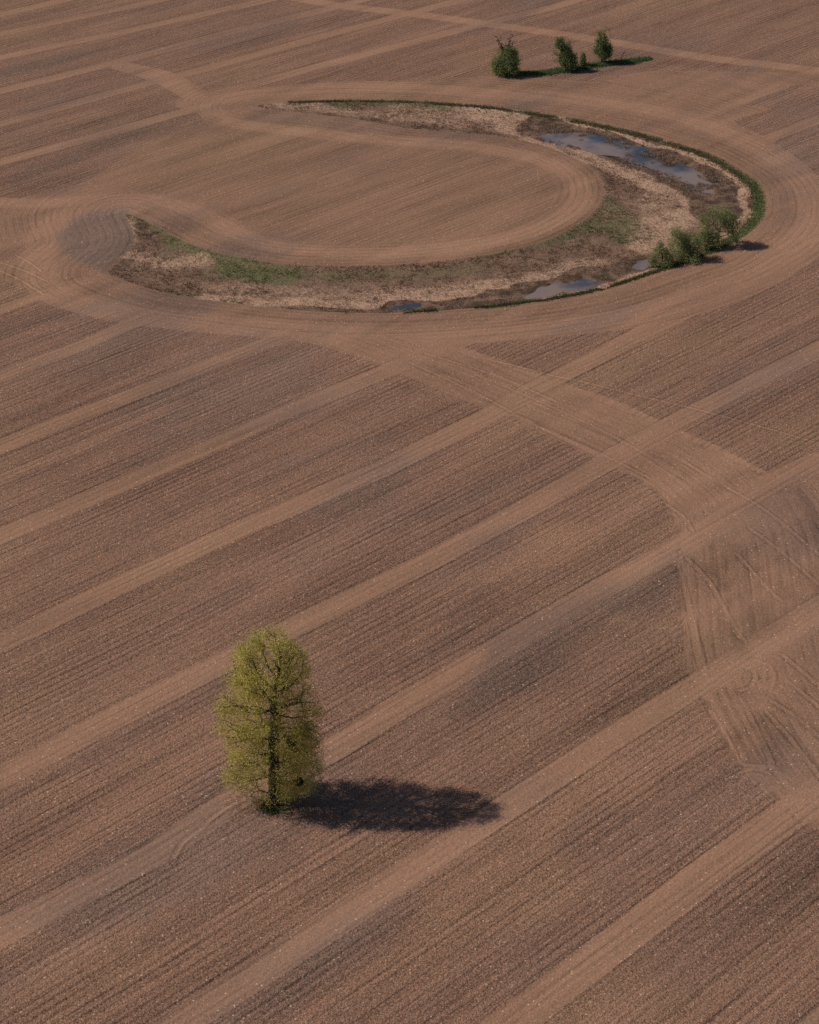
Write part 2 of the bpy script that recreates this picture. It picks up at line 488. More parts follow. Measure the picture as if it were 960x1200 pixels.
    sp2 = N.mul(N.step(vn2.outputs['Distance'], 0.2, 0.4, 1.0, 0.0), N.math('LESS_THAN', sc2.outputs[1], N.fmix(ridge, 0.11, 0.24)))
    soil = N.mix(N.mul(sp1, 0.8), soil, (0.62, 0.44, 0.31))
    soil = N.mix(N.mul(sp2, 0.65), soil, (0.42, 0.275, 0.185))

    # ---- the hollow
    m1 = N.noise(pos, 0.45, 4, 0.65)
    m2 = N.noise(pos, 2.4, 3, 0.7)
    m3 = N.noise(pos, 7.0, 2, 0.6)
    hcol = N.mix(N.step(m1, 0.35, 0.65), (0.160, 0.098, 0.068), (0.235, 0.142, 0.096))
    hcol = N.mix(N.step(N.add(green, N.mad(m2, 0.8, -0.4)), 0.25, 0.75), hcol, (0.140, 0.118, 0.060))
    hcol = N.mix(N.step(N.add(straw, N.mad(m2, 1.0, -0.5)), 0.1, 0.95), hcol, (0.40, 0.255, 0.175))
    hcol = N.mix(N.step(N.add(mud, N.mad(m2, 0.7, -0.35)), 0.3, 0.6), hcol, N.mix(N.step(m1, 0.4, 0.62), (0.070, 0.044, 0.029), (0.175, 0.108, 0.073)))
    hcol = N.scale_col(hcol, N.add(0.05, N.add(N.mul(m2, 0.95), N.mul(m3, 0.95))))
    inh = N.step(N.add(hol, N.mad(nA, 0.8, -0.4)), -0.1, 0.15)
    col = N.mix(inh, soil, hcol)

    # ---- relief
    def cen(t, k):
        return N.mul(N.sub(t, 0.5), k)
    hgt_ = N.add(cen(g1, N.fmix(ridge, 0.06, 0.11)), cen(g2, N.fmix(ridge, 0.03, 0.085)))
    hgt_ = N.add(hgt_, cen(clod, N.fmix(ridge, 0.05, 0.135)))
    hgt_ = N.add(hgt_, cen(clodf, N.fmix(ridge, 0.02, 0.06)))
    hgt_ = N.add(hgt_, cen(clod2, 0.05))
    hgt_ = N.sub(hgt_, cen(rowp, N.fmix(ridge, 0.02, 0.06)))
    hgt_ = N.sub(hgt_, N.mul(edge, 0.035))
    hgt_ = N.sub(hgt_, N.mul(rut, 0.02))
    hgt_ = N.fmix(inh, hgt_, N.add(cen(m2, 0.18), cen(m3, 0.07)))
    b = N.t.nodes.new('ShaderNodeBump')
    b.inputs['Strength'].default_value = 1.0
    b.inputs['Distance'].default_value = 1.0
    N.set(b.inputs['Height'], hgt_)
    p = N.bsdf(Base_Color=col, Roughness=0.95)
    p.inputs['Specular IOR Level'].default_value = 0.15
    N.set(p.inputs['Normal'], b.outputs[0])
    N.t.links.new(p.outputs[0], N.out.inputs[0])
    return N.m

# hollow inner patches: (kind, polyline/point px, half width m, softness m, weight)
GREENS = [
 ([(162,257),(190,270),(220,286),(255,299),(290,306),(330,314)], 1.3, 1.4, 1.0),
 ([(275,314),(305,317),(330,320)], 1.7, 3.0, 1.2),
 ([(330,318),(420,320),(500,318),(560,312)], 1.6, 3.0, .50),
 ([(560,300),(620,289),(660,274),(694,254),(710,232)], .8, 1.2, .9),
 ([(705,262),(730,268),(752,276)], 2.6, 2.8, .85), ([(715,240),(730,250),(745,258)], 1.2, 2.0, .7),
 ([(200,300),(230,310),(260,320)], 1.8, 3.0, .45), ([(640,300),(690,285),(720,280)], 1.6, 3.0, .38),
 ([(340,118),(400,118),(480,120),(580,127),(655,138),(730,153),(790,170),(830,183),(862,202),(882,218),(889,236),(885,254),(870,270),(846,285),(822,298)], 1.1, .9, 1.0),
 ([(822,298),(790,310),(760,320),(720,333),(680,343),(630,351)], .5, .5, .9),
 ([(780,300),(800,302),(830,292)], 1.0, 1.5, .8),
 ([(200,344),(240,350),(300,358)], .3, .5, .8), ([(380,365),(480,366),(580,359)], .35, .5, .9),
 ([(630,353),(700,341),(760,322)], .4, .5, .9),
]
STRAWS = [
 ([(675,141),(730,157),(790,174),(835,190),(868,213),(880,235),(874,258),(862,270)], 1.0, 1.0, 1.0),
 ([(560,128),(590,140),(620,150)], 3.2, 3.0, 1.05), ([(480,128),(530,132),(600,138)], 2.0, 2.5, .6),
 ([(340,124),(400,128),(470,136),(540,143)], 1.2, 1.8, .6),
 ([(620,162),(660,175),(700,188),(740,203),(790,222),(820,240),(825,255)], 1.6, 1.6, 1.0),
 ([(812,250),(792,258),(776,270),(768,285)], 2.2, 3.0, .9), ([(765,228),(772,245),(762,270)], 1.4, 3.0, .6),
 ([(240,347),(290,351),(340,353),(400,354),(460,350),(520,346),(560,342),(600,334)], 1.1, 1.0, 1.05),
 ([(420,345),(500,340),(580,335),(640,318),(700,308)], 1.4, 2.0, .7),
 ([(165,300),(200,305),(235,303)], 1.2, 2.0, .7), ([(150,256),(152,275),(146,300)], .7, .8, .7),
 ([(250,335),(320,340),(400,340)], 1.5, 2.0, .45), ([(640,350),(690,342),(740,328),(760,315)], .8, .8, .8),
 ([(290,127),(330,124),(380,122)], .6, 1.0, .6),
 ([(700,215),(705,240),(740,252)], 1.2, 1.5, .3),
]
MUDS = [
 ([(652,149),(690,156),(740,168),(785,186),(825,208),(848,226),(856,246)], 5.4, 1.6, 1.4),
 ([(640,152),(650,160)], 1.0, 1.2, .8),
 ([(470,359),(520,357),(570,352),(620,344),(660,334),(700,325),(740,312),(762,302)], 1.9, 1.0, 1.3),
 ([(620,332),(650,326),(690,318)], 1.2, 1.0, .9),
 ([(380,361),(430,363),(470,361)], .7, .7, .8), ([(190,277),(180,272),(170,268)], .9, 1.2, .55),
 ([(165,262),(175,274)], .8, 1.0, .55), ([(200,322),(215,316),(228,322)], .8, 2.0, .4),
 ([(350,128),(420,131),(450,130)], .8, .8, .4),
]
POOLS = [smooth(UP(q), 4, True) for q in [
 [(632,154),(662,150),(703,158),(741,166),(757,174),(775,185),(800,192),(825,202),(838,211),(835,222),(816,219),(787,208),(762,194),(737,183),(703,179),(672,174),(647,166)],
 [(608,348),(632,334),(665,327),(700,325),(712,330),(685,340),(650,346),(625,350)],
 [(465,357.5),(477,355),(492,354.5),(502,356),(492,359),(477,359.5)],
 [(740,308),(752,303),(764,304),(760,311),(748,314)]]]

def blobs(X, Y, lst):
    r = np.zeros(X.shape)
    X, Y = X + fbm(X, Y, 4.0, 4, 51) * 1.1, Y + fbm(X, Y, 4.0, 4, 52) * 1.1
    for pts, hw, so, wt in lst:
        P = smooth(UP(pts), 4) if len(pts) > 2 else UP(pts)
        u, _ = seg_dist(X, Y, P)
        r = np.maximum(r, wt * sstep(hw + so, hw * 0.6, u))
    return r

RIM = [([(655,139),(700,149),(740,160),(790,176),(832,191),(862,212),(874,232),(872,250),(858,266),(838,282)], .6, .9, 1.2),
       ([(560,351),(620,346),(680,337),(740,321),(770,310)], .25, .5, .8)]
def mudw(X, Y):
    return np.clip(blobs(X, Y, MUDS) - blobs(X, Y, RIM), 0, 2)
def straww(X, Y):
    return np.maximum(blobs(X, Y, STRAWS), blobs(X, Y, RIM))

def relief(X, Y, hol=None):
    """height of the ground: level field, hollow sunk a little, pools sunk below the water line"""
    if hol is None:
        hol = sdf(X, Y, HOLLOW)
    z = -0.30 * sstep(0.0, 2.5, hol)
    for i, P in enumerate(POOLS):
        d = sdf(X, Y, P)
        n = fbm(X, Y, 5.0, 5, 3 + i)
        if i == 0:      # the big pool is broken up by reed clumps and mud at both ends
            xr = (X - P[:, 0].min()) / (P[:, 0].max() - P[:, 0].min())
            bias = 0.05 - 0.42 * np.abs(xr - 0.36)
            k = d * 0.42 + n * 0.75 + fbm(X, Y, 1.6, 4, 41) * .75 + bias
        else:
            k = d * 0.5 + n * 0.5 + fbm(X, Y, 1.8, 3, 42) * .4 - (0.15 if i == 2 else -.05)
        z = z - 0.22 * sstep(-0.55, 0.75, k)
    return z

WATER_Z = -0.385

def axis(lo, hi, st, far):
    a = list(np.arange(lo, hi, st))
    s = st
    left = []
    p = lo
    while p > -far:
        s *= 1.28
        p -= s
        left.append(p)
    s = st
    p = a[-1]
    right = []
    while p < far:
        s *= 1.28
        p += s
        right.append(p)
    return np.array(left[::-1] + a + right)

def link_mesh(name, verts, faces_idx, nper, mat, parent=None, attrs=None, smooth_=True):
    me = bpy.data.meshes.new(name)
    nf = len(faces_idx)
    me.vertices.add(len(verts))
    me.vertices.foreach_set('co', np.ascontiguousarray(verts, dtype=np.float32).ravel())
    me.loops.add(nf * nper)
    me.loops.foreach_set('vertex_index', np.ascontiguousarray(faces_idx, dtype=np.int32).ravel())
    me.polygons.add(nf)
    me.polygons.foreach_set('loop_start', np.arange(0, nf * nper, nper, dtype=np.int32))
    me.polygons.foreach_set('loop_total', np.full(nf, nper, dtype=np.int32))
    me.polygons.foreach_set('use_smooth', np.full(nf, smooth_))
    me.update(calc_edges=True)
    for k, a in (attrs or {}).items():
        a = np.asarray(a)
        dom = 'POINT' if len(a) == len(verts) else 'FACE'
        if a.ndim == 1:
            at = me.attributes.new(k, 'FLOAT', dom)
            at.data.foreach_set('value', a.astype(np.float32))
        else:
            at = me.attributes.new(k, 'FLOAT_COLOR', dom)
            at.data.foreach_set('color', np.hstack([a, np.ones((len(a), 1))]).astype(np.float32).ravel())
    me.materials.append(mat)
    o = bpy.data.objects.new(name, me)
    C.objects.link(o)
    if parent is not None:
        o.parent = parent
    return o

def build_field():
    xs = axis(-82, 84, 0.42, 9000)
    ys = axis(98, 372, 0.42, 9000)
    X, Y = np.meshgrid(xs, ys)
    sh = X.shape
    X = X.ravel(); Y = Y.ravel()
    nx, ny = len(xs), len(ys)
    hol = sdf(X, Y, HOLLOW)
    h1 = sdf(X, Y, H1)
    h2 = sdf(X, Y, H2)
    tone = np.zeros(X.shape)
    ridge = np.minimum(-h1, -h2)
    bandS = np.full(X.shape, 9.0)
    bandU = np.full(X.shape, 9.0)
    for P, hw, st in BANDS:
        u, s = seg_dist(X, Y, P)
        wob = fbm(X, Y, 14.0, 2, 5) * 0.10
        k = hw - 0.12 + wob - u
        ridge = np.minimum(ridge, -k * (1.0 if st > .5 else .0) + (0 if st > .5 else 9))
        t = st * sstep(-0.3, 0.4, k)
        tone = np.maximum(tone, 0.26 * t * (1 + .5 * sstep(-1, 1, h2)))
        m = (u < bandU) & (st > .5)
        bandU = np.where(m, u, bandU)
        bandS = np.where(m, s, bandS)
    for P, hw, st, so in TRACKS:
        u, s = seg_dist(X, Y, P)
        t = st * sstep(hw + so, hw * 0.5, u)
        tone = np.maximum(tone, 0.58 * t)
        ridge = np.minimum(ridge, (u - hw) if st > .65 else 9.0)
    X2, Y2 = X + fbm(X, Y, 9.0, 3, 61) * 2.5, Y + fbm(X, Y, 9.0, 3, 62) * 2.5
    warm = np.zeros(X.shape)
    for pts, hw, so, wt in PATCH:
        u, _ = seg_dist(X2, Y2, UP(pts))
        warm = warm + wt * sstep(hw + so, 0.0, u)
    for P, hw, st, so in DARK:
        u, s = seg_dist(X, Y, P)
        tone = tone - 0.7 * st * sstep(hw + so, hw * 0.5, u)
    # the headland bands darker away from the passes
    tone = tone - 0.50 * sstep(-1, 1, h1) * (1 - sstep(.2, .5, tone)) - 0.20 * sstep(-1, 1, h2) * np.where(bandU < 1.7, .2, 1.0)
    # far top right: medium tilled ground with a smoother surface
    topr = smooth(UP([(520,-20),(590,12),(700,40),(830,62),(1010,84),(1300,100),(1500,-60),(900,-120)]), 3, True)
    tr = sdf(X, Y, topr)
    mid = smooth(UP([(560,40),(700,60),(860,78),(840,92),(700,104),(600,104),(470,100),(470,84),(540,60)]), 3, True)
    ms = sdf(X, Y, mid)
    tone = tone - 0.15 * sstep(-2, 2, ms)
    
    rutU = np.full(X.shape, 9.0)
    rutS = np.full(X.shape, 9.0)
    for P in RUTS:
        u, s = seg_dist(X, Y, P)
        m = u < rutU
        rutU = np.where(m, u, rutU)
        rutS = np.where(m, s, rutS)
    fan, _ = seg_dist(X, Y, LBs)
    penpoly = smooth(UP([(100,214),(150,184),(200,160),(245,146),(300,153),(400,165),(480,172),(560,178),(610,188),(640,200),(652,218),(648,240),(625,258),(580,270),(500,281),(430,286),(360,283),(300,268),(250,245),(215,232),(150,224)]), 3, True)
    pen = sstep(-0.6, 0.8, sdf(X, Y, penpoly))
    gr = np.maximum(sstep(-1.2, 0.8, sdf(X, Y, GREY)), 0.5 * sstep(-1.0, 1.0, sdf(X, Y, GREY2)))
    z = relief(X, Y, hol)
    # the whole peninsula lies a hand lower/higher than the field in a gentle swell
    z = z + 0.05 * np.clip(-hol, 0, 1)
    idx = np.arange(nx * ny).reshape(ny, nx)
    f = np.stack([idx[:-1, :-1], idx[:-1, 1:], idx[1:, 1:], idx[1:, :-1]], -1).reshape(-1, 4)
    verts = np.stack([X, Y, z], 1)
    attrs = dict(ridge=np.clip(ridge, -6, 6), ring=-hol, fan=fan, isfan=sstep(-0.5, 0.5, h2), tone=tone, warm=warm, head=sstep(-0.3, 0.3, np.maximum(h1, h2)),
                 bandS=bandS, bandU=bandU, rutS=rutS, rutU=rutU, hollow=hol, pen=pen,
                 green=blobs(X, Y, GREENS), straw=straww(X, Y), mud=mudw(X, Y), grey=gr)
    o = link_mesh('field', verts, f, 4, soil_material(), attrs=attrs)
    o['kind'] = 'structure'
    return o
build_field()

# ------------------------------------------------------------------ water
def water_material():
    N = NT('pool_water')
    geo = N.t.nodes.new('ShaderNodeNewGeometry')
    pos = geo.outputs['Position']
    n = N.noise(pos, 0.10, 2, 0.5)
    n2 = N.noise(pos, 0.9, 3, 0.6)
    col = N.mix(N.step(N.mad(n2, 0.22, n), 0.46, 0.72), (0.036, 0.048, 0.064), (0.200, 0.148, 0.128))
    r = N.noise(pos, 3.0, 2, 0.5)
    b = N.t.nodes.new('ShaderNodeBump')
    b.inputs['Strength'].default_value = 0.25
    b.inputs['Distance'].default_value = 0.03
    N.set(b.inputs['Height'], r)
    p = N.bsdf(Base_Color=col, Roughness=0.14, IOR=1.33)
    p.inputs['Specular IOR Level'].default_value = 0.6
    N.set(p.inputs['Normal'], b.outputs[0])
    N.t.links.new(p.outputs[0], N.out.inputs[0])
    return N.m
WM = water_material()
for P in POOLS:
    c = P.mean(0)
    d = P - c
    L = np.linalg.norm(d, axis=1, keepdims=True)
    Q = c + d * (1 + 1.3 / L)
    n = len(Q)
    V = np.hstack([Q, np.full((n, 1), WATER_Z)])
    me = bpy.data.meshes.new('water')
    me.from_pydata([tuple(v) for v in V], [], [tuple(range(n))])
    me.materials.append(WM)
    o = bpy.data.objects.new('water', me)
    C.objects.link(o)
    o['kind'] = 'structure'

# ------------------------------------------------------------------ vegetation materials
def leaf_material(name, c_lo, c_hi, trans=0.35):
    N = NT(name)
    t = N.attr('tint')
    geo = N.t.nodes.new('ShaderNodeNewGeometry')
    n = N.noise(geo.outputs['Position'], 0.8, 2, 0.6)
    k = N.math('ADD', N.mul(t, 0.65), N.mul(N.sub(n, 0.32), 0.9), clamp=True)
    col = N.mix(k, c_lo, c_hi)
    p = N.bsdf(Base_Color=col, Roughness=0.6)
    p.inputs['Specular IOR Level'].default_value = 0.2
    tr = N.t.nodes.new('ShaderNodeBsdfTranslucent')
    N.set(tr.inputs[0], col)
    mx = N.t.nodes.new('ShaderNodeMixShader')
    mx.inputs[0].default_value = trans
    N.t.links.new(p.outputs[0], mx.inputs[1])
    N.t.links.new(tr.outputs[0], mx.inputs[2])
    N.t.links.new(mx.outputs[0], N.out.inputs[0])
    return N.m

def bark_material(name, col):
    N = NT(name)
    geo = N.t.nodes.new('ShaderNodeNewGeometry')
    n = N.noise(geo.outputs['Position'], 6.0, 3, 0.6)
    c = N.mix(n, tuple(v * 0.55 for v in col), tuple(v * 1.4 for v in col))
    b = N.t.nodes.new('ShaderNodeBump')
    b.inputs['Distance'].default_value = 0.05
    N.set(b.inputs['Height'], n)
    p = N.bsdf(Base_Color=c, Roughness=0.9)
    N.set(p.inputs['Normal'], b.outputs[0])
    N.t.links.new(p.outputs[0], N.out.inputs[0])
    return N.m

def blade_material(name):
    N = NT(name)
    c = N.attrc('col')
    p = N.bsdf(Base_Color=c, Roughness=0.85)
    p.inputs['Specular IOR Level'].default_value = 0.1
    tr = N.t.nodes.new('ShaderNodeBsdfTranslucent')
    N.set(tr.inputs[0], c)
    mx = N.t.nodes.new('ShaderNodeMixShader')
    mx.inputs[0].default_value = 0.25
    N.t.links.new(p.outputs[0], mx.inputs[1])
    N.t.links.new(tr.outputs[0], mx.inputs[2])
    N.t.links.new(mx.outputs[0], N.out.inputs[0])
    return N.m

BARK = bark_material('dark_bark', (0.022, 0.018, 0.015))
BARK2 = bark_material('grey_bark', (0.10, 0.085, 0.07))
BLADE = blade_material('grass_blades')

# ------------------------------------------------------------------ grasses
def tufts(name, pts, h, spread, nbl, width, colf, label, cat, lean=0.35):
    """clumps of blades: three-cornered blades fanning from each point"""
    n = len(pts)
    P = np.repeat(pts, nbl, axis=0)
    hh = np.repeat(h, nbl) * RNG.uniform(0.55, 1.15, n * nbl)
    ang = RNG.uniform(0, 2 * np.pi, n * nbl)
    rad = RNG.uniform(0, 1, n * nbl) * np.repeat(spread, nbl)
    base = P.copy()
    base[:, 0] += np.cos(ang) * rad * 0.5
    base[:, 1] += np.sin(ang) * rad * 0.5
    base[:, 2] -= 0.03
    tip = base.copy()
    l = RNG.uniform(0.1, 1.0, n * nbl) * lean * 2
    tip[:, 0] += np.cos(ang) * hh * l
    tip[:, 1] += np.sin(ang) * hh * l
    tip[:, 2] += hh
    a2 = ang + np.pi / 2 + RNG.uniform(-.8, .8, n * nbl)
    w = np.repeat(width, nbl) * RNG.uniform(.6, 1.4, n * nbl) * 0.5
    off = np.stack([np.cos(a2) * w, np.sin(a2) * w, np.zeros(n * nbl)], 1)
    V = np.stack([base - off, base + off, tip], 1).reshape(-1, 3)
    Fc = np.arange(len(V)).reshape(-1, 3)
    col = np.repeat(colf, nbl, axis=0) * RNG.uniform(.72, 1.25, (n * nbl, 1))
    o = link_mesh(name, V, Fc, 3, BLADE, attrs={'col': col}, smooth_=False)
    o['kind'] = 'stuff'
    o['label'] = label
    o['category'] = cat
    return o

def along(pts, n, hw, taper=None):
    """random points in a strip along a px polyline"""
    P = smooth(UP(pts), 6)
    seg = np.linalg.norm(np.diff(P, axis=0), axis=1)
    cum = np.r_[0, np.cumsum(seg)]
    s = RNG.uniform(0, cum[-1], n)
    i = np.clip(np.searchsorted(cum, s) - 1, 0, len(seg) - 1)
    t = (s - cum[i]) / seg[i]
    q = P[i] + (P[i + 1] - P[i]) * t[:, None]
    nrm = np.stack([-(P[i + 1] - P[i])[:, 1], (P[i + 1] - P[i])[:, 0]], 1) / seg[i][:, None]
    fr = s / cum[-1]
    hwv = hw * (np.interp(fr, *taper) if taper else 1.0)
    q = q + nrm * (RNG.normal(0, .5, n) * hwv)[:, None]
    return q, fr

def with_z(q):
    return np.column_stack([q, relief(q[:, 0], q[:, 1])])

# green verge along the outer edge of the hollow
VERGE = [(338,119.5),(400,118),(480,119),(530,122),(580,126.5),(655,138),(730,153),(790,169.5),(830,183),(863,202),(882,217),(890,236),(886,255),(871,271),(848,285),(824,298)]
q, fr = along(VERGE, 13000, 1.15, ([0, .2, .4, .6, .75, .9, 1], [.22, .36, .55, .65, .8, .95, .8]))
keep = (fbm(q[:, 0], q[:, 1], 3.0, 4, 9) > RNG.uniform(-.9, .1, len(q)) - .5 * sstep(.55, .7, fr)) & (RNG.random(len(q)) < .35 + fr) & (sdf(q[:, 0], q[:, 1], HOLLOW) > -.35)
q = q[keep]; fr = fr[keep]
g = RNG.random((len(q), 1))
n_ = (fbm(q[:, 0], q[:, 1], 4.0, 3, 2) * .5 + .5).clip(0, 1)[:, None]
bright_end = sstep(.6, .85, fr)[:, None]
colr = (1 - bright_end) * np.array([[.150, .145, .068]]) + bright_end * np.array([[.150, .190, .072]])
colr = colr * (.7 + .7 * n_)
dead = (RNG.random((len(q), 1)) < .22 - .14 * bright_end)
colr = np.where(dead, np.array([[.30, .21, .13]]), colr)
tufts('verge_grass', with_z(q), RNG.uniform(.10, .30, len(q)) * (.6 + .7 * n_[:, 0]), np.full(len(q), .40), 5, np.full(len(q), .11), colr,
      'rank green grass along the outer rim of the pond hollow', 'grass', .6)
# thin green line on the near rim
q, fr = along([(824,299),(790,311),(760,321),(720,334),(680,344),(630,352),(580,358.5),(530,362),(480,365.5),(430,366.5),(380,365)], 4200, .45)
keep = fbm(q[:, 0], q[:, 1], 5.0, 3, 4) > -0.25
q = q[keep]
tufts('rim_grass', with_z(q), RNG.uniform(.12, .30, len(q)), np.full(len(q), .25), 5, np.full(len(q), .1),
      np.array([[.115, .120, .055]]) * RNG.uniform(.7, 1.2, (len(q), 1)), 'thin fringe of green grass on the near rim of the hollow', 'grass')

# dry and green ground cover filling the hollow
bx0, by0 = HOLLOW.min(0); bx1, by1 = HOLLOW.max(0)
NP = 95000
q = np.column_stack([RNG.uniform(bx0, bx1, NP), RNG.uniform(by0, by1, NP)])
hd = sdf(q[:, 0], q[:, 1], HOLLOW)
q = q[hd > 0.15]; hd = hd[hd > 0.15]
mud = mudw(q[:, 0], q[:, 1]) + fbm(q[:, 0], q[:, 1], 2.2, 3, 7) * .28
z = relief(q[:, 0], q[:, 1])
wet = z < WATER_Z + 0.03
keep = (~wet) & ((mud < 0.55) | (RNG.random(len(q)) < 0.5))
q = q[keep]; z = z[keep]; mud = mud[keep]
st = straww(q[:, 0], q[:, 1]) + fbm(q[:, 0], q[:, 1], 3.5, 5, 12) * .62
gn = blobs(q[:, 0], q[:, 1], GREENS) + fbm(q[:, 0], q[:, 1], 2.6, 5, 13) * .60 - .12
mix1 = (fbm(q[:, 0], q[:, 1], 6.0, 4, 15) * .5 + .5).clip(0, 1)[:, None]
col = (1 - mix1) * np.array([[.185, .108, .075]]) + mix1 * np.array([[.300, .175, .120]])
s_ = sstep(.15, 1.05, st)[:, None]
col = col * (1 - s_) + s_ * np.array([[.47, .315, .22]])
g_ = sstep(.38, .85, gn)[:, None] * .85
bright_g = np.exp(-(((q - np.array(U(303, 318))) / np.array([9., 6.])) ** 2).sum(1))[:, None]
gc = np.array([[.165, .145, .078]]) * (1 - bright_g) + bright_g * np.array([[.120, .170, .052]])
col = col * (1 - g_) + g_ * gc
col = col * (.86 + .34 * fbm(q[:, 0], q[:, 1], 1.6, 4, 33))[:, None].clip(.45, 1.5)
m_ = sstep(.4, .7, mud)[:, None]
col = col * (1 - m_) + m_ * np.array([[.165, .105, .072]]) * RNG.uniform(.5, 2.0, (len(q), 1))
hh = RNG.uniform(.06, .22, len(q)) * (1 + .5 * (fbm(q[:, 0], q[:, 1], 2.0, 2, 19)).clip(-.8, 1))
tufts('dry_grass', np.column_stack([q, z]), hh, np.full(len(q), .5), 5, np.full(len(q), .10), col,
      'dry straw coloured and olive grass matted over the hollow floor', 'grass', .8)
# dead reeds standing in and beside the water
q, fr = along([(636,152),(680,160),(730,170),(770,186),(810,202),(836,218)], 9000, 4.4)
z = relief(q[:, 0], q[:, 1])
keep = (fbm(q[:, 0], q[:, 1], 2.6, 4, 21) > -0.05) & (np.abs(z - WATER_Z) < 0.12)
q = q[keep]; z = z[keep]
tufts('reeds', np.column_stack([q, np.maximum(z, WATER_Z - .05)]), RNG.uniform(.15, .45, len(q)), np.full(len(q), .4), 6, np.full(len(q), .06),
      np.array([[.36, .25, .19]]) * RNG.uniform(.4, 1.2, (len(q), 1)), 'dead reeds and stalks poking out of the shallow pool', 'reeds')

# the island of grass below the far trees
STRIP = [(602,87.5),(625,86.5),(650,84.5),(672,81),(695,77.5),(715,74.5),(740,72),(763,69)]
q, fr = along(STRIP, 4200, 1.15, ([0, .3, .6, .85, 1], [.55, 1.0, .8, .9, .5]))
tufts('far_grass', with_z(q), RNG.uniform(.2, .5, len(q)), np.full(len(q), .4), 6, np.full(len(q), .14),
      np.array([[.115, .170, .075]]) * RNG.uniform(.7, 1.35, (len(q), 1)), 'dark green strip of tall grass under the three far trees', 'grass')
# grass round the foot of the lone tree
tb = np.array(U(322, 941))
q = tb + RNG.normal(0, 1, (520, 2)) * np.array([.75, .35]) + np.array([.15, -.95])
tufts('tree_foot_grass', with_z(q), RNG.uniform(.08, .25, len(q)), np.full(len(q), .25), 6, np.full(len(q), .07),
      np.array([[.115, .190, .060]]) * RNG.uniform(.6, 1.3, (len(q), 1)), 'small patch of green grass at the foot of the lone tree', 'grass')
q = tb + RNG.normal(0, 1, (700, 2)) * np.array([1.9, 1.0]) + np.array([-.3, -.3])
tufts('dead_stalks', with_z(q), RNG.uniform(.1, .3, len(q)), np.full(len(q), .3), 5, np.full(len(q), .06),
      np.array([[.25, .17, .12]]) * RNG.uniform(.5, 1.3, (len(q), 1)), 'dry stalks and litter round the foot of the lone tree', 'litter', .9)

# ------------------------------------------------------------------ woody plants
def grow(env_pts, start, trunk_top, step=0.35, di=3.4, dk=0.7, iters=160, jit=.12, seed=1, lean=(0, 0)):
    """space colonisation: returns node positions and parents"""
    rng = np.random.default_rng(seed)
    nodes = [np.array(start, float)]
    par = [-1]
    tt = np.array(trunk_top, float)
    L = np.linalg.norm(tt - nodes[0])
    ns = max(2, int(L / step))
    for i in range(1, ns + 1):
        p = nodes[0] + (tt - nodes[0]) * i / ns
        p = p + np.r_[rng.normal(0, 1, 2) * step * jit * (i > 1), 0]
        nodes.append(p)
        par.append(len(nodes) - 2)
    pts = env_pts.copy()
    for it in range(iters):
        if len(pts) == 0:
            break
        kd = KDTree(len(nodes))
        for i, p in enumerate(nodes):
            kd.insert(p, i)
        kd.balance()
        acc = {}
        alive = []
        for p in pts:
            co, idx, d = kd.find(p)
            if d < dk:
                continue
            alive.append(p)
            if d < di:
                v = (p - nodes[idx]) / d
                acc[idx] = acc.get(idx, 0) + v
        pts = np.array(alive)
        new = 0
        for idx, v in acc.items():
            l = np.linalg.norm(v)
            if l < 1e-4:
                continue
            v = v / l + rng.normal(0, jit, 3)
            v /= np.linalg.norm(v)
            nodes.append(nodes[idx] + v * step)
            par.append(idx)
            new += 1
        if not new or len(nodes) > 9000:
            break
    return np.array(nodes), np.array(par)

def radii(par, r_tip, expo, n, r_base=None):
    r = np.zeros(n)
    kids = np.bincount(par[par >= 0], minlength=n)
    for i in range(n - 1, -1, -1):
        if kids[i] == 0:
            r[i] = r_tip ** expo
        if par[i] >= 0:
            r[par[i]] += r[i]
    r = r ** (1 / expo)
    if r_base:
        k = math.log(r_base / r_tip) / math.log(r[0] / r_tip)
        r = r_tip * (r / r_tip) ** k
    return r, kids

def tubes(nodes, par, r, sel, sides=5):
    V = []; Fc = []
    for i in sel:
        p = par[i]
        if p < 0:
            continue
        a = nodes[p]; b = nodes[i]
        d = b - a
        l = np.linalg.norm(d)
        if l < 1e-5:
            continue
        d = d / l
        u = np.cross(d, [0.3, 0.9, 0.31]); u /= np.linalg.norm(u)
        v = np.cross(d, u)
        k0 = len(V)
        ra = min(r[p], r[i] * 1.35)
        for c, rad in ((a - d * ra * 0.25, ra), (b + d * r[i] * 0.25, r[i])):
            for s in range(sides):
                t = 2 * math.pi * s / sides
                V.append(c + rad * (math.cos(t) * u + math.sin(t) * v))
        for s in range(sides):
            s2 = (s + 1) % sides
            Fc.append((k0 + s, k0 + s2, k0 + sides + s2, k0 + sides + s))
    return np.array(V), np.array(Fc)

def leaves(centres, n, spread, size, rng, flat=0.0, droop=0.0):
    i = rng.integers(0, len(centres), n)
    c = centres[i] + rng.normal(0, 1, (n, 3)) * spread
    c[:, 2] -= np.abs(rng.normal(0, 1, n)) * droop
    a = rng.normal(0, 1, (n, 3)); a /= np.linalg.norm(a, axis=1, keepdims=True)
    b = rng.normal(0, 1, (n, 3))
    b -= a * (a * b).sum(1, keepdims=True); b /= np.linalg.norm(b, axis=1, keepdims=True)
    s = (size * rng.uniform(.6, 1.35, n))[:, None]
    V = np.stack([c - a * s * .5, c + b * s * .32, c + a * s * .5, c - b * s * .32], 1).reshape(-1, 3)
    return V, np.arange(n * 4).reshape(-1, 4), rng.random(n)

def empty_thing(name, loc, label, cat, group=None):
    o = bpy.data.objects.new(name, None)
    C.objects.link(o)
    o.location = loc
    o['label'] = label
    o['category'] = cat
    if group:
        o['group'] = group
    o.empty_display_size = 0.5
    return o

